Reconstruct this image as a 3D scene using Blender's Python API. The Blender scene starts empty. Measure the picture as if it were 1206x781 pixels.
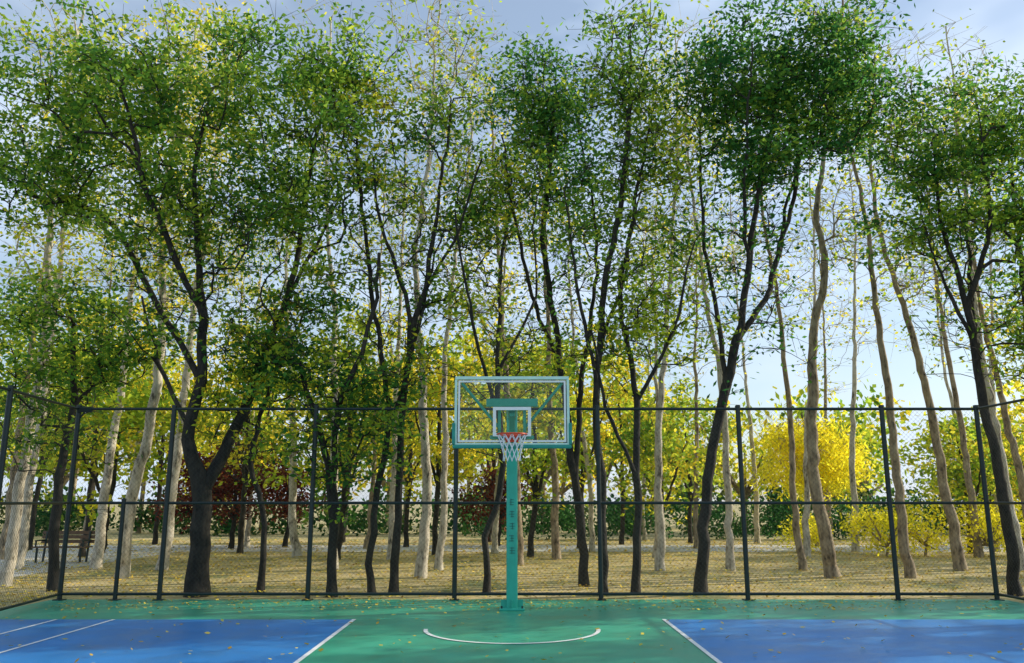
import bpy, math, random
import numpy as np
from mathutils import Vector
random.seed(4); RG=np.random.default_rng(7)
scene=bpy.context.scene
scene.view_settings.view_transform='Standard'; scene.view_settings.look='None'; scene.view_settings.exposure=0

# ---------------- materials ----------------
def newmat(n):
    m=bpy.data.materials.new(n); m.use_nodes=True; nt=m.node_tree
    b=nt.nodes['Principled BSDF']; return m,nt,b
def lin(nt,a,b): nt.links.new(a,b)
def noise(nt,scale,detail=4,rough=.6,vec=None):
    n=nt.nodes.new('ShaderNodeTexNoise'); n.inputs['Scale'].default_value=scale
    n.inputs['Detail'].default_value=min(detail,4); n.inputs['Roughness'].default_value=rough
    if vec is not None: lin(nt,vec,n.inputs['Vector'])
    return n
def ramp(nt,fac,stops):
    r=nt.nodes.new('ShaderNodeValToRGB'); lin(nt,fac,r.inputs['Fac'])
    cr=r.color_ramp
    while len(cr.elements)<len(stops): cr.elements.new(.5)
    for e,(p,c) in zip(cr.elements,stops): e.position=p; e.color=(*c,1)
    return r
def coord(nt,scale=(1,1,1)):
    t=nt.nodes.new('ShaderNodeTexCoord'); mp=nt.nodes.new('ShaderNodeMapping')
    mp.inputs['Scale'].default_value=scale; lin(nt,t.outputs['Object'],mp.inputs['Vector']); return mp.outputs['Vector']
def bump(nt,b,h,s,d=.02):
    k=nt.nodes.new('ShaderNodeBump'); k.inputs['Strength'].default_value=s; k.inputs['Distance'].default_value=d
    lin(nt,h,k.inputs['Height']); lin(nt,k.outputs['Normal'],b.inputs['Normal'])
def solid(n,c,rough=.5,metal=0,var=.25,scale=6,bmp=.1):
    m,nt,b=newmat(n); v=coord(nt); nz=noise(nt,scale,4,.6,v)
    r=ramp(nt,nz.outputs['Fac'],[(.3,tuple(x*(1-var) for x in c)),(.7,tuple(min(1,x*(1+var*.6)) for x in c))])
    lin(nt,r.outputs['Color'],b.inputs['Base Color']); b.inputs['Roughness'].default_value=rough; b.inputs['Metallic'].default_value=metal
    if bmp: bump(nt,b,nz.outputs['Fac'],bmp,.01)
    return m
def bark(n,c1,c2,c3):
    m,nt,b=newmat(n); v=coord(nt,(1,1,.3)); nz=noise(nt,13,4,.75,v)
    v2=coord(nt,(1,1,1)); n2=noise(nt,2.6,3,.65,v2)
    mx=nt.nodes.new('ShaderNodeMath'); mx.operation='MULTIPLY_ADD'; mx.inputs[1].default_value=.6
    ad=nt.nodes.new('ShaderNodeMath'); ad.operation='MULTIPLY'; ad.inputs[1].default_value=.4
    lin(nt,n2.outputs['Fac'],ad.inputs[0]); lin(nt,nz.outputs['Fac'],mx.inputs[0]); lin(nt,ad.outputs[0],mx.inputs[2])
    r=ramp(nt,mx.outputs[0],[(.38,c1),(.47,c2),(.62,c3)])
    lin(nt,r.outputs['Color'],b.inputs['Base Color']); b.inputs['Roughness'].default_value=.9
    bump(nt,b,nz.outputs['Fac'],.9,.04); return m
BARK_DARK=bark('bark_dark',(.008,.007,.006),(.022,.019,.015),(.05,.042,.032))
BARK_PALE=bark('bark_pale',(.10,.085,.065),(.46,.41,.32),(.66,.61,.5))
BARK_BROWN=bark('bark_brown',(.06,.045,.03),(.26,.20,.13),(.44,.36,.24))
def leafmat(n,trans=.5):
    m=bpy.data.materials.new(n); m.use_nodes=True; nt=m.node_tree; nt.nodes.clear()
    o=nt.nodes.new('ShaderNodeOutputMaterial'); a=nt.nodes.new('ShaderNodeAttribute'); a.attribute_name='Col'
    d=nt.nodes.new('ShaderNodeBsdfDiffuse'); t=nt.nodes.new('ShaderNodeBsdfTranslucent')
    hs=nt.nodes.new('ShaderNodeHueSaturation'); hs.inputs['Hue'].default_value=.493; hs.inputs['Value'].default_value=1.95; hs.inputs['Saturation'].default_value=1.0
    lin(nt,a.outputs['Color'],d.inputs['Color']); lin(nt,a.outputs['Color'],hs.inputs['Color']); lin(nt,hs.outputs['Color'],t.inputs['Color'])
    m1=nt.nodes.new('ShaderNodeMixShader'); m1.inputs[0].default_value=trans
    lin(nt,d.outputs[0],m1.inputs[1]); lin(nt,t.outputs[0],m1.inputs[2])
    lin(nt,m1.outputs[0],o.inputs['Surface']); return m
LEAF=leafmat('leaf_foliage',.55); LITTER=leafmat('leaf_litter',.1)

# ---------------- bulk mesh ----------------
class Buf:
    def __init__(s): s.v=[];s.f=[];s.m=[];s.c=[];s.n=0
    def add(s,v,f,mat,c):
        s.v.append(v); s.f.append(f+s.n); s.m.append(np.full(len(f),mat)); s.c.append(c); s.n+=len(v)
    def obj(s,name,mats,loc=(0,0,0),smooth_mat=0):
        V=np.concatenate(s.v)-np.array(loc); F=np.concatenate(s.f); M=np.concatenate(s.m); C=np.concatenate(s.c)
        me=bpy.data.meshes.new(name); me.vertices.add(len(V)); me.vertices.foreach_set('co',V.astype(np.float32).ravel())
        me.loops.add(F.size); me.loops.foreach_set('vertex_index',F.astype(np.int32).ravel())
        me.polygons.add(len(F)); me.polygons.foreach_set('loop_start',(np.arange(len(F))*4).astype(np.int32))
        me.polygons.foreach_set('material_index',M.astype(np.int32))
        me.polygons.foreach_set('use_smooth',(M==smooth_mat))
        for m in mats: me.materials.append(m)
        at=me.attributes.new('Col','FLOAT_COLOR','POINT')
        at.data.foreach_set('color',np.concatenate([C,np.ones((len(C),1))],1).astype(np.float32).ravel())
        me.update(calc_edges=True); me.validate()
        o=bpy.data.objects.new(name,me); o.location=loc; scene.collection.objects.link(o); return o
def nrm(a): return a/np.maximum(np.linalg.norm(a,axis=-1,keepdims=True),1e-9)
def leaves(buf,P,L,W,col,rg,flat=0.0,droop=0.0,mat=1):
    n=len(P); u=rg.normal(size=(n,3)); u[:,2]*=(1-flat); u[:,2]-=droop; u=nrm(u)
    w=rg.normal(size=(n,3)); w[:,2]*=(1-flat); v=nrm(np.cross(u,w) if flat<.5 else np.cross(u,np.array([0,0,1.])+.35*w))
    l=(L*rg.uniform(.6,1.3,n))[:,None]; wd=(W*rg.uniform(.6,1.3,n))[:,None]
    V=np.stack([P-u*l/2,P+v*wd/2+u*l*.05,P+u*l/2,P-v*wd/2+u*l*.05],1).reshape(-1,3)
    buf.add(V,np.arange(4*n).reshape(n,4),mat,np.repeat(col,4,axis=0))
def tubes(buf,A,B,ra,rb,ta,tb,sides,mat=0):
    n=len(A)
    def ring(P,T,r):
        T=nrm(T); ref=np.tile(np.array([.98,.2,.05]),(n,1)); x=nrm(ref-T*np.sum(ref*T,1,keepdims=True)); y=np.cross(T,x)
        an=np.arange(sides)/sides*2*np.pi
        return P[:,None]+r[:,None,None]*(np.cos(an)[None,:,None]*x[:,None]+np.sin(an)[None,:,None]*y[:,None])
    V=np.concatenate([ring(A,ta,ra),ring(B,tb,rb)],1)
    i=np.arange(sides); j=(i+1)%sides
    f=np.stack([i,j,j+sides,i+sides],1)
    F=(f[None]+(np.arange(n)*2*sides)[:,None,None]).reshape(-1,4)
    buf.add(V.reshape(-1,3),F,mat,np.full((n*2*sides,3),.1))
def palcol(pal,n,rg,k=None):
    pal=np.array(pal); 
    t=rg.random(n)*(len(pal)-1) if k is None else np.clip(k+rg.normal(0,.22,n),0,.999)*(len(pal)-1)
    i=np.floor(t).astype(int); f=(t-i)[:,None]
    return (pal[i]*(1-f)+pal[np.minimum(i+1,len(pal)-1)]*f)*rg.uniform(.65,1.3,(n,1))
GREEN=[(.045,.13,.026),(.095,.21,.032),(.19,.31,.037),(.36,.42,.045)]
DKGREEN=[(.022,.09,.026),(.042,.14,.03),(.08,.20,.035),(.20,.30,.035)]
YGREEN=[(.10,.20,.025),(.23,.33,.03),(.38,.44,.035),(.56,.47,.04)]
YELLOW=[(.20,.30,.03),(.42,.44,.035),(.60,.54,.04),(.66,.52,.04)]
GOLD=[(.55,.54,.03),(.68,.64,.035),(.72,.64,.04)]
RED=[(.07,.018,.014),(.13,.035,.022),(.2,.09,.04)]
LF=1.2
def tree(name,base,stems,crowns,nc,lpc,pal,barkm,seed,leaf=(.12,.055),zmin=2.2,tw=(5,.35,.7),sig=.2,yw=.6,droop=0.0,rtip=.0075,ellr=.5,upb=.35,near=False,sk=1.0):
    """base (x,y); stems [[(x,z,r),...]]; crowns [(x,y,z,rx,ry,rz,weight[,leafmult])]"""
    rg=np.random.default_rng(seed); bx,by=base
    pos=[];par=[];rm=[]
    def grow(pts,parent,rs,jit):
        for p,r in zip(pts,rs):
            pos.append(np.array(p)+rg.normal(0,jit,3)*(1 if parent>=0 else 0)); par.append(parent); rm.append(r); parent=len(pos)-1
        return parent
    for si,st in enumerate(stems):
        C=np.array([(a,0,b,c*sk) for a,b,c in st],float)
        yo=rg.normal(0,yw) if si else rg.normal(0,yw*.4)
        tt=np.linspace(0,1,len(C))
        if si==0: C[:,1]=by+yo*tt**1.5; parent=-1
        else:
            P=np.array(pos); k=np.argmin((P[:,0]-C[0,0])**2+(P[:,2]-C[0,2])**2); parent=int(k)
            C[0,:3]=P[k]; C[:,1]=P[k,1]+yo*2*tt
        out=[]
        E=np.vstack([2*C[0]-C[1],C,2*C[-1]-C[-2]])
        for i in range(1,len(E)-2):
            n=max(2,int(np.linalg.norm(E[i+1,:3]-E[i,:3])/.28))
            for q in range(n):
                t=q/n; a,b,c,d=E[i-1],E[i],E[i+1],E[i+2]
                out.append(.5*((2*b)+(-a+c)*t+(2*a-5*b+4*c-d)*t*t+(-a+3*b-3*c+d)*t**3))
        out.append(C[-1]); out=np.array(out)
        if si: out=out[1:]
        w=np.cumsum(rg.normal(0,.022,(len(out),3)),0); w[:,2]=0
        if si==0: w[:2]=0
        out[:,:3]+=w
        grow(out[:,:3],parent,np.maximum(out[:,3]*rg.uniform(.95,1.06,len(out)),.008),.01)
    crowns=[tuple(c)+((1.,) if len(c)==7 else ()) for c in crowns]
    if near:
        P=np.array(pos); zt=P[:,2].max(); m=(P[:,2]>zt*.35)&(P[:,2]<zt*.75)
        tw_=sum(c[6] for c in crowns)
        crowns.append((P[m,0].mean(),by,zt*.58,max(1.1,P[m,0].std()*1.5+.5),1.2,zt*.22,tw_*.34,.18)); nc=int(nc*1.34)
    W=np.array([c[6]*1.0 for c in crowns]); W/=W.sum(); cc=[];lm=[]
    for c,w in zip(crowns,W):
        n=max(1,int(round(nc*w))); d=nrm(rg.normal(size=(n,3))); r=rg.random(n)**ellr
        jit=rg.normal(0,.36 if near else .15,(n,3))*np.array([1,.6,1.0])
        cc.append(np.array(c[:3])+d*r[:,None]*np.array(c[3:6])+jit); lm.append(np.full(n,c[7]))
    cc=np.concatenate(cc); lm=np.concatenate(lm); q=cc[:,2]>.4; cc=cc[q]; lm=lm[q]
    P=np.array(pos); dd=np.array([np.min(np.linalg.norm(P-c,axis=1)) for c in cc]); od=np.argsort(dd)
    tips=[]
    for ii in od:
        c=cc[ii]
        P=np.array(pos); dv=c-P; ds=np.linalg.norm(dv,axis=1)
        cost=ds+.9*np.maximum(0,-dv[:,2]+upb*ds)+(P[:,2]<zmin)*50
        k=int(np.argmin(cost)); p0=P[k]; D=ds[k]
        if D<.15: tips.append((k,c,lm[ii])); continue
        pd=nrm(p0-pos[par[k]]) if par[k]>=0 else np.array([0,0,1.])
        m=p0+(pd*.5+np.array([0,0,.35])+nrm(c-p0)*.5)*D*.45+rg.normal(0,.08,3)*D*.5
        n=max(2,int(D/.3)); t=(np.arange(1,n+1)/n)[:,None]
        pts=(1-t)**2*p0+2*t*(1-t)*m+t*t*c
        e=grow(pts,k,[.0]*n,.028+.01*D); tips.append((e,c,lm[ii]))
    P=np.array(pos); par_=np.array(par); N=len(P); ch=np.full(N,-1)
    w2=np.zeros(N)
    for e,_,_ in tips: w2[e]+=1
    for i in range(N-1,0,-1):
        if par_[i]>=0: w2[par_[i]]+=w2[i]
    best=np.full(N,-1.)
    for i in range(1,N):
        p=par_[i]
        if p>=0 and w2[i]>best[p]: best[p]=w2[i]; ch[p]=i
    r=np.maximum(rtip*np.maximum(w2,.5)**.46,np.array(rm))
    T=np.zeros((N,3))
    for i in range(N):
        a=P[par_[i]] if par_[i]>=0 else P[i]-np.array([0,0,.01]); b=P[ch[i]] if ch[i]>=0 else P[i]
        T[i]=b-a
        if np.linalg.norm(T[i])<1e-6: T[i]=(0,0,1)
    idx=np.array([i for i in range(N) if par_[i]>=0]); pa=par_[idx]
    main=(ch[pa]==idx); d=P[idx]-P[pa]
    ta=np.where(main[:,None],T[pa],d); ra=np.where(main,r[pa],np.minimum(r[pa],r[idx]*1.35))
    buf=Buf(); big=(r[idx]>.035)
    fl=lambda rr,zz: rr*(1+.25*np.exp(-np.maximum(zz,0)/.15))
    for msk,s in ((big,9),(~big,4)):
        if msk.any(): tubes(buf,P[pa][msk],P[idx][msk],fl(ra[msk],P[pa][msk][:,2]),fl(r[idx][msk],P[idx][msk][:,2]),ta[msk],T[idx][msk],s)
    K,l0,l1=tw; A=[];B=[];LP=[];LK=[]
    for e,c,mu in tips:
        base_=pos[e]; kk=rg.normal(.45,.28); dens=mu*rg.uniform(.35,1.65)
        for q in range(K):
            dr=rg.normal(size=3); dr[2]=dr[2]*.6+.3-droop*1.6; dr=dr/np.linalg.norm(dr); L=rg.uniform(l0,l1)
            a=base_; b=a+dr*L; A.append(a);B.append(b)
            n=rg.poisson(lpc*dens/K)
            if n:
                t=rg.uniform(.15,1.15,n)[:,None]
                LP.append(a+(b-a)*t+rg.normal(size=(n,3))*np.array([sig,sig,sig*.45])-np.array([0,0,1])*droop*rg.random((n,1))*.8); LK.append(np.full(n,kk))
    A=np.array(A);B=np.array(B); n=len(A)
    tubes(buf,A,B,np.full(n,.0065),np.full(n,.003),B-A,B-A,3)
    if LP:
        LP=np.concatenate(LP); LK=np.concatenate(LK)
        leaves(buf,LP,leaf[0]*LF,leaf[1]*LF,palcol(pal,len(LP),rg,LK),rg,flat=.25,droop=droop)
    return buf.obj(name,[barkm,LEAF],(bx,by,0))

# ---------- near locust trees (dark trunks, along the fence) ----------
def locust(*a,**k):
    k.setdefault('near',True); k.setdefault('sk',.84); return tree('locust_tree',*a,**k)
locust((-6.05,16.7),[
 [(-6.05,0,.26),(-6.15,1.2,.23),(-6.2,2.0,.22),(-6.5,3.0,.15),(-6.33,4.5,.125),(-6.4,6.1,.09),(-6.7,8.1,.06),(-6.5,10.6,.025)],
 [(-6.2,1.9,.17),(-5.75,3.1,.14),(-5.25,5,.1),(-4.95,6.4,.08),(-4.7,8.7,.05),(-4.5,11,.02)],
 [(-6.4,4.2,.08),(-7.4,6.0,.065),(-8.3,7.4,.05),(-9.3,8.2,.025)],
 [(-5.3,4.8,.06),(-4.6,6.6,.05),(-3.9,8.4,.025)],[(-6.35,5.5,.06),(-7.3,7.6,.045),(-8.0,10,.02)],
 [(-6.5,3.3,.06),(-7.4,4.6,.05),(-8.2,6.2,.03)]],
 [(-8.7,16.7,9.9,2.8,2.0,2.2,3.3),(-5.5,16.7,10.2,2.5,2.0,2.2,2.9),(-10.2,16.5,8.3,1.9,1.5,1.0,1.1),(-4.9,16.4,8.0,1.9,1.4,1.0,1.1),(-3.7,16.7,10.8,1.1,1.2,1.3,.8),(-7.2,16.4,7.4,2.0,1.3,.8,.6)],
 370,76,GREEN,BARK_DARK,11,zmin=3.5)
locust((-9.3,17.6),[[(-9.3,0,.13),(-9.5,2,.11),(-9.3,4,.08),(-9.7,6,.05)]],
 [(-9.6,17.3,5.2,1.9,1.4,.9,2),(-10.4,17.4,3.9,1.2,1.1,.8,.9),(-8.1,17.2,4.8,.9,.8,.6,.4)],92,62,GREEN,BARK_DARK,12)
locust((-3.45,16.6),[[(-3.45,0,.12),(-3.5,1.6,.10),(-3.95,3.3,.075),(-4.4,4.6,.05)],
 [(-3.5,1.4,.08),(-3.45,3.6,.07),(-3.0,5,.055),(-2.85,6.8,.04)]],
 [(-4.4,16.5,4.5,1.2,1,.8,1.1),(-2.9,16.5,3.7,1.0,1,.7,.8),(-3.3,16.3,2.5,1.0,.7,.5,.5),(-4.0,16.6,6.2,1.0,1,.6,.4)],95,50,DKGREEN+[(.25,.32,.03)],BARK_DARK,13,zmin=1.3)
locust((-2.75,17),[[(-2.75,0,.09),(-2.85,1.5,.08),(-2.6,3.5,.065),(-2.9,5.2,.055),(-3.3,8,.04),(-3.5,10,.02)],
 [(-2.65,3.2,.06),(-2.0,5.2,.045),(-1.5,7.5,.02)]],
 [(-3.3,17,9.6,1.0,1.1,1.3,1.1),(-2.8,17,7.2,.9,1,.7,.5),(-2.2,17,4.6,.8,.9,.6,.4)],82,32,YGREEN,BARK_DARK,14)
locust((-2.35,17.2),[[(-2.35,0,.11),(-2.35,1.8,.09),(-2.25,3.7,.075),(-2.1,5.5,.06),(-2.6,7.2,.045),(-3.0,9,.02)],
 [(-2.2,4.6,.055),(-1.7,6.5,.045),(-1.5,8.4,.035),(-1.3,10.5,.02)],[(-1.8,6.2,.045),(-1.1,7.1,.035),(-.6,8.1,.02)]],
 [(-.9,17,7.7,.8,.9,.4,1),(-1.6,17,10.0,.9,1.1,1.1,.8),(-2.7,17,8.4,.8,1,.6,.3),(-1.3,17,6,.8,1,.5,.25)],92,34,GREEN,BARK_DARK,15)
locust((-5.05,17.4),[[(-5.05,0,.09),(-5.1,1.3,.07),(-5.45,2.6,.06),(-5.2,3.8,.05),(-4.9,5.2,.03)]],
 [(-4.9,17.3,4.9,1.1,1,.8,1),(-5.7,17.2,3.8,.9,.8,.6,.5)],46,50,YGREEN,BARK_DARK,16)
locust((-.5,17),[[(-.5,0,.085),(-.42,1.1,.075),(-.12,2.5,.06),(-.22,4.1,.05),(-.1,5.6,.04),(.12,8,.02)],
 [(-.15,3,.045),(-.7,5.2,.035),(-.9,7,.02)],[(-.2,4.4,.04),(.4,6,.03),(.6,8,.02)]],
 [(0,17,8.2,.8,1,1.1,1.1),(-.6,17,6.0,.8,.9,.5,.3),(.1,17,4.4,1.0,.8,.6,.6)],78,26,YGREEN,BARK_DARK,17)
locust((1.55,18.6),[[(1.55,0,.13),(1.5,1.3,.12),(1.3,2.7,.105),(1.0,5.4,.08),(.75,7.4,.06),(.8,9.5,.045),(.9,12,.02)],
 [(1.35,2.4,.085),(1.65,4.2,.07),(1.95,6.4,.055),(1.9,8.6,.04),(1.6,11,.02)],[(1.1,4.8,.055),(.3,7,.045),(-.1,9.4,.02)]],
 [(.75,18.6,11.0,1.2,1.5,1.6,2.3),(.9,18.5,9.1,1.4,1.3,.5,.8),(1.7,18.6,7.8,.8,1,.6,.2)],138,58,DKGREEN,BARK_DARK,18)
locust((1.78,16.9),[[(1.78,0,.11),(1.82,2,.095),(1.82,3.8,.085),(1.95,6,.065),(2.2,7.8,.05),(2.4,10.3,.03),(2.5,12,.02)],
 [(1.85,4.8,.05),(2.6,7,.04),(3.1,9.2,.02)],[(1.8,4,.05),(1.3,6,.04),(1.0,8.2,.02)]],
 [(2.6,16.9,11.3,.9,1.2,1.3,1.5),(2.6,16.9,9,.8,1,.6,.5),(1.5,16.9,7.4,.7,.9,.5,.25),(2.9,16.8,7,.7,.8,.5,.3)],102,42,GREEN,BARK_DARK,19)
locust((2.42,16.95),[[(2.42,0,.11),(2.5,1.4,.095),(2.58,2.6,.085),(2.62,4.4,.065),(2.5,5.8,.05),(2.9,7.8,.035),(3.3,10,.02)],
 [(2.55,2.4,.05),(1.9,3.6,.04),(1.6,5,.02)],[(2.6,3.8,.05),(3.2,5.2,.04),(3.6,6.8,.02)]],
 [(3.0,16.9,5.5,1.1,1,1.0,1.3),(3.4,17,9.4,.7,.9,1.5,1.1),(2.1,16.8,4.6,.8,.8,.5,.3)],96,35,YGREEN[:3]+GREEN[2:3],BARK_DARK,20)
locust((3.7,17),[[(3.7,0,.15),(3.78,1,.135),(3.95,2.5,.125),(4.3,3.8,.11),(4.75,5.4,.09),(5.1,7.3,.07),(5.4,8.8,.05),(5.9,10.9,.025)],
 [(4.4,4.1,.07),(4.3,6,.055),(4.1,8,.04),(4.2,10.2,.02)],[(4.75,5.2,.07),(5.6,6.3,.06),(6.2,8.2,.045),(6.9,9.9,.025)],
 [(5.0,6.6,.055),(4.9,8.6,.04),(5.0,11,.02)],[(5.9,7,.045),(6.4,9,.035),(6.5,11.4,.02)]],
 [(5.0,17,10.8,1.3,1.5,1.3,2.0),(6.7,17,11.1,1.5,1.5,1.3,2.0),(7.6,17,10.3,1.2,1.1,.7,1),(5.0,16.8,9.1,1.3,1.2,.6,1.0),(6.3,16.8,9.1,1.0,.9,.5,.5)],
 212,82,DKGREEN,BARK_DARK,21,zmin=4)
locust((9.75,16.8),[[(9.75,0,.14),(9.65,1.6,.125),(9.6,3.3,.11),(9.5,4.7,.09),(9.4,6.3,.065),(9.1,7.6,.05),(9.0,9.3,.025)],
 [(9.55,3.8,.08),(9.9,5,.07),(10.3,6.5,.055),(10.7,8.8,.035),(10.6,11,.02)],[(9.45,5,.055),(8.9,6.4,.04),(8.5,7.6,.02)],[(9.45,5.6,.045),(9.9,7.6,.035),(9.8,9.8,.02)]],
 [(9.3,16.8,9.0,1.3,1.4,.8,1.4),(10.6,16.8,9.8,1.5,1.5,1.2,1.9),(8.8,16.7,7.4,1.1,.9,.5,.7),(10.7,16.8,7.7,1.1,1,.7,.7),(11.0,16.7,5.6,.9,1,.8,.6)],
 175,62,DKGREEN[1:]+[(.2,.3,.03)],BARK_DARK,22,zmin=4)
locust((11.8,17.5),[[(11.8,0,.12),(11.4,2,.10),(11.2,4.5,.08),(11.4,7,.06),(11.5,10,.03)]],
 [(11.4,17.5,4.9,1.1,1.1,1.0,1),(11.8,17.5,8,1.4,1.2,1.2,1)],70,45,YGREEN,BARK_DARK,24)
for i,(x,y) in enumerate([(15.8,15.3),(21.0,16.6),(26,14.2),(13.6,13.2),(18.2,12.4)]):  # locusts added out of view on the right to cast streaks across the court
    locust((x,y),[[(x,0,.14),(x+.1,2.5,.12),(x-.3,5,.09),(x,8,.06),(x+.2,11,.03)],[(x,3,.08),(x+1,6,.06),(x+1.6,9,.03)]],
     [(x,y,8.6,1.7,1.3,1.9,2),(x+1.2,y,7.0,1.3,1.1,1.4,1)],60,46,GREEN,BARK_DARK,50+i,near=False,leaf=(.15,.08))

# ---------- taller poplars with pale trunks ----------
def poplar(x,y,pts,r,seed,nc=60,lp=14,pal=YGREEN,bk=BARK_PALE):
    r*=.82
    st=[(x,0,r)]+[(a,b,r*max(.2,1-b/16)) for a,b in pts]
    lx,lz=pts[-1]
    cr=[(lx,y,lz*.82,1.6,1.5,3.4,2),(lx,y,lz*.55,1.4,1.3,1.9,.8)]
    return tree('poplar_tree',(x,y),[st],cr,int(nc*1.15),lp*(1.0 if x>-7 else 1.7),pal,bk,seed,zmin=3.5,tw=(5,.5,1.0),sig=.15,rtip=.008,upb=.75,ellr=.6,leaf=(.11,.075))
poplar(-2.18,20.6,[(-2.15,2.5),(-2.3,5.8),(-2.45,8),(-2.2,10.3),(-2,14),(-2,17)],.17,30,80,12)
poplar(-1.95,22.9,[(-1.9,3),(-1.8,7),(-1.4,11),(-1.3,15)],.13,31)
poplar(-9.3,20.6,[(-9.2,1.8),(-8.95,3.6),(-8.9,5.8),(-9,10),(-8.6,15)],.19,32,60,22,YELLOW)
poplar(-10.9,18.6,[(-10.7,2),(-10.6,5),(-10.9,9),(-10.7,14)],.16,33,60,20)
poplar(-11.2,23.2,[(-11.1,3),(-10.8,7),(-10.6,12),(-10.3,16)],.17,34,50,20,YELLOW)
poplar(-13.2,23,[(-13,4),(-12.8,9),(-12.6,15)],.17,35,50,20,YELLOW)
poplar(-9.3,22.9,[(-9.1,3),(-9.1,7),(-8.8,12),(-8.7,16)],.18,36,50,18,YELLOW)
poplar(-4.7,22.7,[(-4.7,3),(-4.85,7),(-5.3,11),(-5.5,16)],.15,37,60,16)
poplar(3.9,22.7,[(4.0,3),(4.3,6),(4.6,8.6),(4.9,12),(5,16)],.15,38,65,20,YGREEN,BARK_PALE)
poplar(5.75,22.7,[(5.75,2),(5.7,4.5),(5.2,8.6),(4.9,11),(4.9,15)],.14,39,50,12,YELLOW)
poplar(7.65,20.6,[(7.5,1.2),(7.35,2.6),(7.5,5.8),(7.95,7.4),(7.85,9.4),(8.5,12.7),(9,17)],.2,40,70,12,YGREEN,BARK_BROWN)
poplar(7.7,22.8,[(7.55,3.8),(7.35,7.4),(7.1,10),(7,14)],.12,41,50,10,YELLOW,BARK_BROWN)
poplar(9.5,20.6,[(9.4,2.4),(9.35,5.8),(9.3,9.2),(9.0,12.7),(9.1,15)],.15,42,55,10,YGREEN,BARK_BROWN)
poplar(11.8,22.7,[(11.6,2.9),(11.3,6.2),(10.9,8.9),(10.75,11.2),(11.4,15)],.18,43,70,9,YGREEN,BARK_BROWN)
poplar(13.3,22.5,[(13.1,3),(12.8,7),(12.9,11),(13,16)],.17,44,60,12,YGREEN,BARK_PALE)
poplar(14.6,24,[(14.3,4),(13.8,8),(13.6,14)],.15,45,50,12,YELLOW,BARK_BROWN)
rr=random.Random(5)
for i,(x,y) in enumerate([(-16,27),(-13.5,30),(-7,28),(-5.6,33),(-3.8,27),(-.6,30),(1.4,27),(2.9,31),(4.6,27.5),(7.1,33),(9.6,28),(12.4,31),(15.2,28),(17.5,31),(-10.5,34),(.2,24.5),(19.5,36),(10.6,37),(-17.5,35),(-12.2,39),(6.2,40),(14.8,40)]):
    a=rr.uniform(-.8,.8); h=rr.uniform(13,17)
    poplar(x,y,[(x+a*.2,3),(x+a*.7,7),(x+a*1.1,11),(x+a*1.3,h)],rr.uniform(.12,.18),60+i,42,(9 if x>4 else 15),YELLOW if i%2 else YGREEN,BARK_PALE if i%3 else BARK_BROWN)

# ---------- understorey trees ----------
def small(name,x,y,h,r,pal,seed,nc=64,lp=46,leaf=(.18,.1),bk=BARK_DARK,droop=0,zc=None,rz=None,bot=1.3):
    zc=zc or h*.62; rz=rz or h*.38
    tree(name,(x,y),[[(x,0,.1),(x+.1,h*.4,.08),(x-.1,h*.85,.03)],[(x,h*.25,.06),(x+r*.5,h*.7,.02)],[(x,h*.28,.06),(x-r*.5,h*.7,.02)]],
     [(x,y,zc,r,r,rz,1)],nc,lp,pal,bk,seed,leaf=leaf,zmin=bot*.6,sig=.27,droop=droop,tw=(5,.4,.8),ellr=.42)
for i,(x,y,h,r,p) in enumerate([(-14,28,9,2.6,YELLOW),(-9.5,30,9,2.6,YELLOW),(-5.5,27,8,2.1,YGREEN),(-2.6,29,8,2.3,YELLOW),(.6,28,7.5,2.2,YGREEN),
   (2.6,33,9,2.5,YELLOW),(5.2,30,5.5,2.0,YGREEN),(7.7,37,7,2.2,YGREEN),(-7.5,38,10,3,YELLOW),(-1,38,10,3,YELLOW),(-18,32,11,3,YGREEN),(16,30,4.6,1.8,YGREEN),(19,34,5,2.2,YELLOW),(-12,25,6.5,2,YGREEN),
   (4.6,36,8.5,2.6,YELLOW),(-4.2,34,8.5,2.5,YELLOW),(-15,36,11,3,YELLOW)]):
    small('elm_tree',x,y,h,r,p,100+i)
small('willow_tree',12.3,34.5,6,2.2,GOLD,130,120,85,(.24,.05),BARK_BROWN,droop=.8,zc=4.0,rz=1.3)
for i,(x,y,h) in enumerate([(-10.8,33,4.2),(-9.0,34,3.8),(-12.6,34,3.6),(-.6,35,3.4)]):
    small('plum_tree',x,y,h,1.5,RED,140+i,50,46,(.14,.08))

# ---------- masses ----------
def mass(name,specs,pal,seed,leaf,mat=LEAF,trunk=False,loc=(0,0,0)):
    rg=np.random.default_rng(seed); b=Buf()
    for (x,y,z,rx,ry,rz,ncl,n,sg) in specs:
        d=nrm(rg.normal(size=(ncl,3))); C=np.array([x,y,z])+d*(rg.random(ncl)**.45)[:,None]*np.array([rx,ry,rz])
        C=C[C[:,2]>.1]; m=len(C)
        P=np.repeat(C,n,0)+rg.normal(size=(m*n,3))*sg; K=np.repeat(rg.normal(.45,.28,m),n)
        q=P[:,2]>.02; leaves(b,P[q],leaf[0],leaf[1],palcol(pal,q.sum(),rg,K[q]),rg)
        if trunk:
            nn=8; A=np.tile([x,y,0.],(nn,1)); A[0]=(x,y,0); B=C[rg.integers(0,m,nn)]; A[1:,2]=z*.4; B[0]=(x+.2,y,z)
            k=min(1,z*.35); tubes(b,A,B,np.full(nn,.16*k),np.full(nn,.05*k),B-A,B-A,5)
    return b.obj(name,[BARK_BROWN,mat],loc)
rg=random.Random(9)
sp=[]
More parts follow.
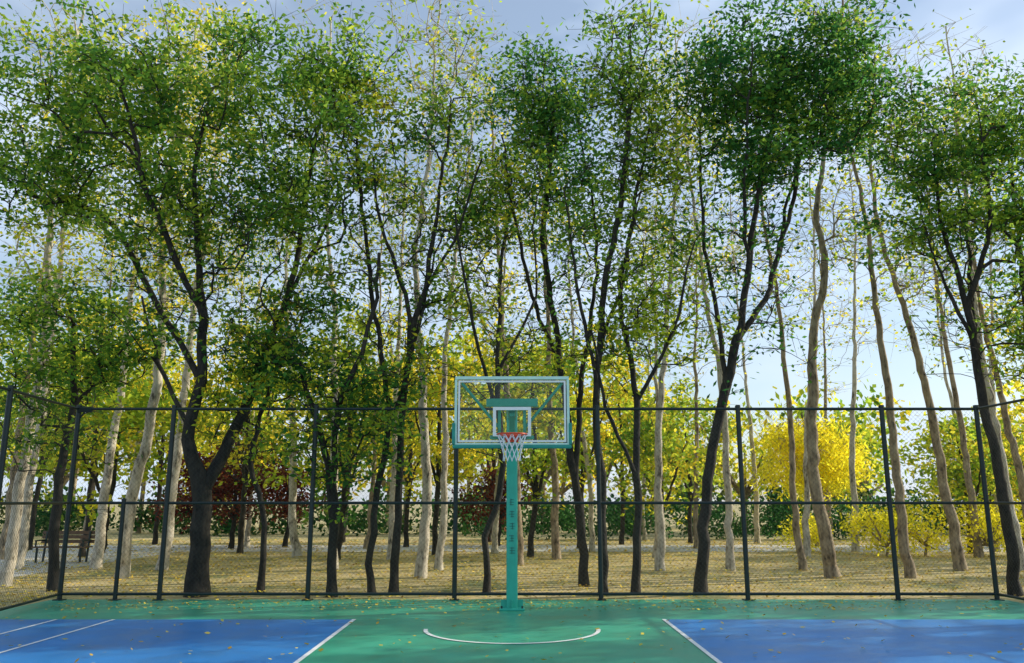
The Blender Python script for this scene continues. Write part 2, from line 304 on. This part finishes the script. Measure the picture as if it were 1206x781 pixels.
for x in np.arange(-48,62,2.6):
    y=rg.uniform(48,68); h=rg.uniform(10,15) if x<10 else rg.uniform(6,9.5)
    sp.append((x+rg.uniform(-1,1),y,h*.56,rg.uniform(2.2,3.4),2.5,h*.46,26,32,.5))
mass('distant_trees',sp[::2],YELLOW,200,(.46,.28),trunk=True)
mass('distant_trees',sp[1::2],YGREEN,201,(.46,.28),trunk=True)
# grove added out of view to shade the leaf-covered ground in bands
mass('shade_grove',[(x,y,rg.uniform(5.6,7.6),rg.uniform(1.6,2.4),rg.uniform(1.0,1.5),rg.uniform(2.2,3.2),26,34,.42) for (x,y) in
   [(21,19.5),(24.5,24),(22.5,28),(28,19),(27,31),(30,26),(33,22),(26.5,36),(34,33),(38,28),(31,38)]],GREEN,205,(.30,.18),trunk=True)
HG=[(.014,.055,.018),(.025,.085,.022),(.05,.12,.03)]
mass('hedge',[(x,41+rg.uniform(-.8,.8),.85,1.5,1,rg.uniform(.8,1.6),26,32,.24) for x in np.arange(-1,20,2.0)],HG,202,(.18,.1))
mass('hedge',[(x+rg.uniform(-1.2,1.2),47+rg.uniform(-3,3),.9,rg.uniform(1.5,2.5),1.5,rg.uniform(.9,2.3),30,30,.32) for x in np.arange(-38,48,2.9)],HG+[(.12,.14,.04)],203,(.28,.18))
for i,(x,y,s) in enumerate([(12.2,28,1.1),(13.7,28.5,1.2),(15.6,28,1.25),(17.2,29,1.3),(10.6,31,.8)]):
    mass('yellow_shrub',[(0,0,.8*s,1.1*s,.9,.75*s,45,40,.16)],GOLD,210+i,(.13,.06),trunk=True,loc=(0,0,0)).location=(x,y,0)

# ---------- fallen leaves ----------
r3=np.random.default_rng(33); b=Buf()
def litter(n,x0,x1,y0,y1,z,s):
    cx=r3.uniform(x0,x1,n); cy=r3.uniform(y0,y1,n)
    P=np.stack([cx,cy,np.full(n,z)+r3.uniform(0,.02,n)],1)
    leaves(b,P,s,s*.6,palcol([(.30,.17,.04),(.65,.45,.08),(.75,.58,.1),(.45,.40,.08)],n,r3),r3,flat=.88,mat=1)
litter(420,-8,8.6,8,15.9,.03,.075); litter(1500,-8,8.6,14.4,16,.03,.06)
litter(20000,-15,16,16.2,30,.03,.08); litter(7000,-20,24,30,40,.03,.12); litter(2500,-15,-8.6,10,17,.03,.08)
b.obj('fallen_leaves',[BARK_BROWN,LITTER])

# ---------- ground ----------
def sheet(name,x0,x1,y0,y1,z,mat,parent=None):
    me=bpy.data.meshes.new(name); me.from_pydata([(x0,y0,z),(x1,y0,z),(x1,y1,z),(x0,y1,z)],[],[(0,1,2,3)]); me.materials.append(mat)
    o=bpy.data.objects.new(name,me); scene.collection.objects.link(o); o.parent=parent; return o
m,nt,bs=newmat('park_soil'); v=coord(nt); n1=noise(nt,.45,4,.7,v); n2=noise(nt,14,4,.7,v)
r1=ramp(nt,n1.outputs['Fac'],[(.36,(.20,.22,.08)),(.48,(.46,.38,.16)),(.64,(.62,.50,.26))])
r2=ramp(nt,n2.outputs['Fac'],[(.3,(.6,.57,.52)),(.6,(1,1,1))])
mm=nt.nodes.new('ShaderNodeMix'); mm.data_type='RGBA'; mm.blend_type='MULTIPLY'; mm.inputs[0].default_value=1
lin(nt,r1.outputs[0],mm.inputs[6]); lin(nt,r2.outputs[0],mm.inputs[7]); lin(nt,mm.outputs[2],bs.inputs['Base Color']); bs.inputs['Roughness'].default_value=.95
bump(nt,bs,n2.outputs['Fac'],.2,.03)
sheet('ground',-500,500,-400,900,0,m)
PATH=solid('path_paving',(.55,.54,.52),.85,0,.12,3)
pp=bpy.data.objects.new('park_path',None); scene.collection.objects.link(pp)
sheet('paving_main',-60,60,31,35.5,.004,PATH,pp); sheet('paving_branch',-17.5,-12.0,-20,31,.004,PATH,pp)
def courtmat(n,c):
    m,nt,b=newmat(n); v=coord(nt); n1=noise(nt,.9,4,.65,v); n2=noise(nt,60,3,.7,v)
    r=ramp(nt,n1.outputs['Fac'],[(.3,tuple(x*.8 for x in c)),(.55,c),(.75,tuple(x*1.12+.02 for x in c))])
    lin(nt,r.outputs[0],b.inputs['Base Color']); rr_=ramp(nt,n1.outputs['Fac'],[(.3,(.32,)*3),(.7,(.5,)*3)]); lin(nt,rr_.outputs[0],b.inputs['Roughness'])
    bump(nt,b,n2.outputs['Fac'],.25,.004); return m
CG=courtmat('court_green_acrylic',(.04,.36,.23)); CB=courtmat('court_blue_acrylic',(.02,.21,.58)); CL=solid('line_paint',(.8,.82,.81),.6,0,.12,9)
court=bpy.data.objects.new('basketball_court',None); scene.collection.objects.link(court)
sheet('court_surface',-8.5,9.1,-14,16.08,.012,CG,court)
sheet('blue_area_1',-8.45,-2.45,-14,13.4,.016,CB,court); sheet('blue_area_2',2.35,9.0,-14,13.4,.016,CB,court)
def line(x0,y0,x1,y1,w=.05,z=.020):
    d=Vector((x1-x0,y1-y0,0)).normalized(); n=Vector((-d.y,d.x,0))*w/2
    me=bpy.data.meshes.new('line'); a=Vector((x0,y0,z)); c=Vector((x1,y1,z))
    me.from_pydata([a-n,c-n,c+n,a+n],[],[(0,1,2,3)]); me.materials.append(CL); o=bpy.data.objects.new('court_line',me); scene.collection.objects.link(o); o.parent=court
line(-2.46,-13,-2.42,13.4,.06); line(2.36,-13,2.33,13.4,.06); line(-6.3,-10,-6.1,13.38); line(-7.0,-10,-6.98,13.38); line(7.5,-10,7.5,12.6)
vs=[];fs=[]
N=60
for i in range(N+1):
    a=math.pi+math.pi*i/N
    for r in (1.19,1.25): vs.append((r*math.cos(a),12.4+r*math.sin(a),.020))
for i in range(N): fs.append((2*i,2*i+1,2*i+3,2*i+2))
me=bpy.data.meshes.new('arc'); me.from_pydata(vs,[],fs); me.materials.append(CL); o=bpy.data.objects.new('no_charge_arc',me); scene.collection.objects.link(o); o.parent=court

# ---------- parts helper ----------
def box(name,c,s,mat,parent,rot=(0,0,0),bev=.006):
    x,y,z=[k/2 for k in s]
    me=bpy.data.meshes.new(name); me.from_pydata([(a,b_,c_) for a in(-x,x) for b_ in(-y,y) for c_ in(-z,z)],[],[(0,1,3,2),(4,6,7,5),(0,4,5,1),(2,3,7,6),(0,2,6,4),(1,5,7,3)])
    me.materials.append(mat); o=bpy.data.objects.new(name,me); o.location=c; o.rotation_euler=rot; scene.collection.objects.link(o); o.parent=parent
    if bev:
        bv=o.modifiers.new('b','BEVEL'); bv.width=min(bev,min(s)*.3); bv.segments=2
    return o
def rod(name,a,b_,r,mat,parent,s=12):
    a=np.array([a],float); b_=np.array([b_],float); bu=Buf(); tubes(bu,a,b_,np.array([r]),np.array([r]),b_-a,b_-a,s)
    o=bu.obj(name,[mat]); o.parent=parent; return o
# ---------- fence ----------
FM=solid('fence_paint',(.010,.024,.024),.4,.2,.3,12)
WM=solid('fence_wire',(.02,.045,.04),.5,.3,.2,12,0)
fence=bpy.data.objects.new('chain_link_fence',None); scene.collection.objects.link(fence)
H=3.56; FY=15.97
def post(x,y,h=H,r=.045):
    rod('post',(x,y,0),(x,y,h),r,FM,fence); rod('post_cap',(x,y,h),(x,y,h+.03),r*1.15,FM,fence); box('cap_top',(x,y,h+.035),(r*1.7,r*1.7,.02),FM,fence)
    box('base_plate',(x,y,.02),(.18,.18,.02),FM,fence)
for x in(-8.32,-6.49,-3.76,-1.06,1.64,4.34,7.1,8.92): post(x,FY)
post(-7.3,FY,1.8,.04)
LS=[(-8.32,FY),(-8.0,13.2),(-7.7,10.4),(-7.4,7.6)]; RS=[(8.92,FY),(8.95,13.3),(9.0,10.5),(9.0,7.7)]
for S in(LS,RS):
    for p in S[1:]: post(*p)
for z in(H-.03,1.76,.12):
    rod('rail',(-8.32,FY,z),(8.92,FY,z),.028,FM,fence)
    for S in(LS,RS):
        for p,q in zip(S,S[1:]): rod('rail',(*p,z),(*q,z),.024,FM,fence)
def link(p,q,nm):
    p=np.array(p);q=np.array(q); Lh=np.linalg.norm(q-p); u=(q-p)/Lh; zt=H-.05; zb=.1; hh=zt-zb; st=.085; seg=.34
    A=[];B=[]
    for s0 in np.arange(-hh,Lh,st):
        for sg in(1,-1):
            a0=max(0,s0); a1=min(Lh,s0+hh)
            if a1-a0<.02: continue
            n=max(1,int((a1-a0)/seg)); ss=np.linspace(a0,a1,n+1)
            for c0,c1 in zip(ss,ss[1:]):
                za=c0-s0; zb_=c1-s0
                if sg<0: za=hh-za; zb_=hh-zb_
                A.append((*(p+u*c0),zb+za)); B.append((*(p+u*c1),zb+zb_))
    A=np.array(A);B=np.array(B)
    bu=Buf(); n=len(A); tubes(bu,A,B,np.full(n,.0015),np.full(n,.0015),B-A,B-A,3); o=bu.obj(nm,[WM]); o.parent=fence
link((-8.32,FY),(8.92,FY),'wire_mesh')
for S in(LS,RS):
    for p,q in zip(S[:2],S[1:3]): link(p,q,'wire_mesh')
fl=bpy.data.objects.new('flood_lamp',None); scene.collection.objects.link(fl)
box('housing',(-8.2,FY,3.52),(.26,.12,.1),FM,fl,(.3,0,.2)); rod('bracket',(-8.32,FY,3.3),(-8.2,FY,3.48),.015,FM,fl)
# park bench beside the path on the left
WD=solid('bench_wood',(.16,.09,.05),.7,0,.3,9)
bench=bpy.data.objects.new('park_bench',None); bench.location=(-13.4,25.6,0); scene.collection.objects.link(bench)
for k in range(4): box('seat_slat',(0,-.2+k*.12,.45),(1.6,.1,.035),WD,bench)
for k in range(3): box('back_slat',(0,.27+k*.02,.6+k*.13),(1.6,.03,.1),WD,bench,(-.15,0,0))
for s in(-1,1):
    box('leg_front',(s*.65,-.2,.215),(.05,.05,.43),FM,bench); box('leg_back',(s*.65,.23,.45),(.05,.05,.9),FM,bench,(-.12,0,0)); box('arm_rest',(s*.7,0,.64),(.06,.48,.04),FM,bench)
    box('arm_post',(s*.7,-.2,.53),(.04,.04,.2),FM,bench)

# ---------- hoop ----------
TEAL=solid('teal_paint',(.03,.42,.31),.38,.1,.12,5); MINT=solid('frame_paint',(.55,.80,.70),.4,0,.1,5); PAD=solid('board_padding',(.02,.28,.22),.6,0,.15,8)
WH=solid('white_marking',(.82,.84,.82),.5,0,.06,8,0); ORG=solid('rim_paint',(.75,.08,.03),.4,.1,.1,9); NET=solid('net_cord',(.78,.8,.85),.8,0,.15,20,0)
INK=solid('lettering_ink',(.01,.10,.09),.6,0,.1,8,0)
gm=bpy.data.materials.new('backboard_glass'); gm.use_nodes=True; g=gm.node_tree; g.nodes.clear()
o_=g.nodes.new('ShaderNodeOutputMaterial'); tr=g.nodes.new('ShaderNodeBsdfTransparent'); tr.inputs[0].default_value=(.95,.98,.96,1); gl=g.nodes.new('ShaderNodeBsdfGlossy'); gl.inputs['Roughness'].default_value=.03
fr=g.nodes.new('ShaderNodeFresnel'); fr.inputs[0].default_value=1.3; mx=g.nodes.new('ShaderNodeMixShader')
lin(g,fr.outputs[0],mx.inputs[0]); lin(g,tr.outputs[0],mx.inputs[1]); lin(g,gl.outputs[0],mx.inputs[2]); lin(g,mx.outputs[0],o_.inputs[0])
hoop=bpy.data.objects.new('basketball_hoop',None); hoop.location=(0,0,0); scene.collection.objects.link(hoop)
PY=14.6; BY=13.1; zb=2.66; zt=3.71
box('pole',(0,PY,1.75),(.19,.19,3.46),TEAL,hoop,bev=.03)
box('pole_cap',(0,PY,3.5),(.22,.22,.04),TEAL,hoop); box('base_plate',(0,PY,.035),(.42,.42,.035),TEAL,hoop)
for a in(0,1,2,3):
    dx,dy=[(1,0),(-1,0),(0,1),(0,-1)][a]
    box('gusset',(dx*.14,PY+dy*.14,.11),(.09 if dx else .015,.09 if dy else .015,.13),TEAL,hoop,bev=.003)
for sx in(-1,1):
    for sy in(-1,1): rod('anchor_bolt',(sx*.17,PY+sy*.17,.05),(sx*.17,PY+sy*.17,.09),.015,FM,hoop)
box('arm',(0,(PY+BY)/2+.03,3.28),(.15,PY-BY-.2,.17),TEAL,hoop,bev=.02)
box('arm_strut',(0,(PY+BY)/2+.05,2.95),(.09,1.32,.08),TEAL,hoop,rot=(-.32,0,0))
box('cross_bar',(0,BY+.12,3.33),(.82,.06,.13),TEAL,hoop); box('cross_bar_low',(0,BY+.11,2.78),(.7,.05,.06),TEAL,hoop)
box('mount_upright',(-.2,BY+.1,3.03),(.05,.05,.5),TEAL,hoop); box('mount_upright',(.2,BY+.1,3.03),(.05,.05,.5),TEAL,hoop)
for s in(-1,1):
    rod('brace',(s*.22,BY+.1,2.95),(s*.8,BY+.06,3.64),.024,TEAL,hoop)
box('glass',(0,BY,(zb+zt)/2),(1.74,.012,.99),gm,hoop,bev=0)
for z in(zb,zt): box('frame_rail',(0,BY,z),(1.8,.045,.05),MINT,hoop)
for s in(-1,1): box('frame_side',(s*.885,BY,(zb+zt)/2),(.04,.043,zt-zb-.05),MINT,hoop)
fy=BY-.0085
def rect(w,h,zc,t,nm):
    box(nm,(0,fy,zc+h/2-t/2),(w,.003,t),WH,hoop,bev=0); box(nm,(0,fy,zc-h/2+t/2),(w,.003,t),WH,hoop,bev=0)
    for s in(-1,1): box(nm,(s*(w/2-t/2),fy,zc),(t,.003,h-2*t),WH,hoop,bev=0)
rect(1.7,.97,(zb+zt)/2,.03,'border_line'); rect(.60,.46,3.02,.05,'target_square')
box('pad',(0,BY-.006,zb-.03),(1.86,.08,.06),PAD,hoop,bev=.02)
for s in(-1,1): box('pad_side',(s*.915,BY-.006,zb+.17),(.05,.08,.34),PAD,hoop,bev=.02)
RZ=2.79; RY=BY-.40; R=.225
bpy.ops.mesh.primitive_torus_add(major_radius=R,minor_radius=.013,location=(0,RY,RZ),major_segments=48,minor_segments=10); t=bpy.context.object; t.name='rim'; t.data.materials.append(ORG); t.parent=hoop
box('rim_plate',(0,BY-.03,RZ-.03),(.2,.03,.13),ORG,hoop); box('rim_neck',(0,BY-.11,RZ-.012),(.12,.15,.02),ORG,hoop)
rod('rim_stay',(-.09,BY-.04,RZ-.09),(-.12,RY+.2,RZ-.008),.007,ORG,hoop); rod('rim_stay',(.09,BY-.04,RZ-.09),(.12,RY+.2,RZ-.008),.007,ORG,hoop)
A=[];B=[];n=12
prof=[(R,0),(.19,.10),(.155,.20),(.13,.30),(.135,.40)]
for lv in range(4):
    for i in range(n):
        for sgn in(-.5,.5):
            a0=(i+(.5 if lv%2 else 0))*2*math.pi/n; a1=a0+sgn*2*math.pi/n
            A.append((prof[lv][0]*math.cos(a0),RY+prof[lv][0]*math.sin(a0),RZ-prof[lv][1])); B.append((prof[lv+1][0]*math.cos(a1),RY+prof[lv+1][0]*math.sin(a1),RZ-prof[lv+1][1]))
A=np.array(A);B=np.array(B);bu=Buf();tubes(bu,A,B,np.full(len(A),.006),np.full(len(A),.006),B-A,B-A,5);o=bu.obj('net',[NET]);o.parent=hoop
rs=random.Random(3)
for k in range(5):
    zc=1.78-k*.2
    for q in range(3): box('lettering',(rs.uniform(-.01,.01),PY-.098,zc-.045+q*.042),(rs.uniform(.05,.09),.004,.009),INK,hoop,bev=0)
    box('lettering',(rs.uniform(-.02,.02),PY-.1005,zc),(.009,.004,.11),INK,hoop,bev=0)

# ---------- light ----------
EL=math.radians(26); AZ=math.radians(72)   # azimuth from +Y towards +X
S=Vector((math.cos(EL)*math.sin(AZ),math.cos(EL)*math.cos(AZ),math.sin(EL)))
sl=bpy.data.lights.new('sun','SUN'); sl.energy=5; sl.angle=math.radians(.5); sl.color=(1,.90,.72)
so=bpy.data.objects.new('sun',sl); so.rotation_euler=(-S).to_track_quat('-Z','Y').to_euler(); so.location=(20,20,30); scene.collection.objects.link(so)
w=bpy.data.worlds.new('World'); scene.world=w; w.use_nodes=True; nt=w.node_tree; bg=nt.nodes['Background']
sk=nt.nodes.new('ShaderNodeTexSky'); sk.sky_type='NISHITA'; sk.sun_disc=False; sk.sun_elevation=EL; sk.sun_rotation=AZ; sk.air_density=1.2; sk.dust_density=.8; sk.ozone_density=2.5
tc=nt.nodes.new('ShaderNodeTexCoord'); mp=nt.nodes.new('ShaderNodeMapping'); mp.inputs['Scale'].default_value=(1,1,2.5); lin(nt,tc.outputs['Generated'],mp.inputs['Vector'])
nz=noise(nt,2.6,4,.6,mp.outputs['Vector']); cr=ramp(nt,nz.outputs['Fac'],[(.42,(.28,.28,.28)),(.62,(.85,.85,.85))])
mi=nt.nodes.new('ShaderNodeMix'); mi.data_type='RGBA'; lin(nt,cr.outputs[0],mi.inputs[0]); lin(nt,sk.outputs[0],mi.inputs[6]); mi.inputs[7].default_value=(5.4,6.4,7.8,1)
lin(nt,mi.outputs[2],bg.inputs['Color']); bg.inputs['Strength'].default_value=.15

cam=bpy.data.cameras.new('camera'); cam.sensor_width=36; cam.lens=980/1206*36; cam.clip_end=2000
co=bpy.data.objects.new('camera',cam); co.location=(0,0,1.8); co.rotation_euler=(math.radians(101.5),0,0); scene.collection.objects.link(co); scene.camera=co
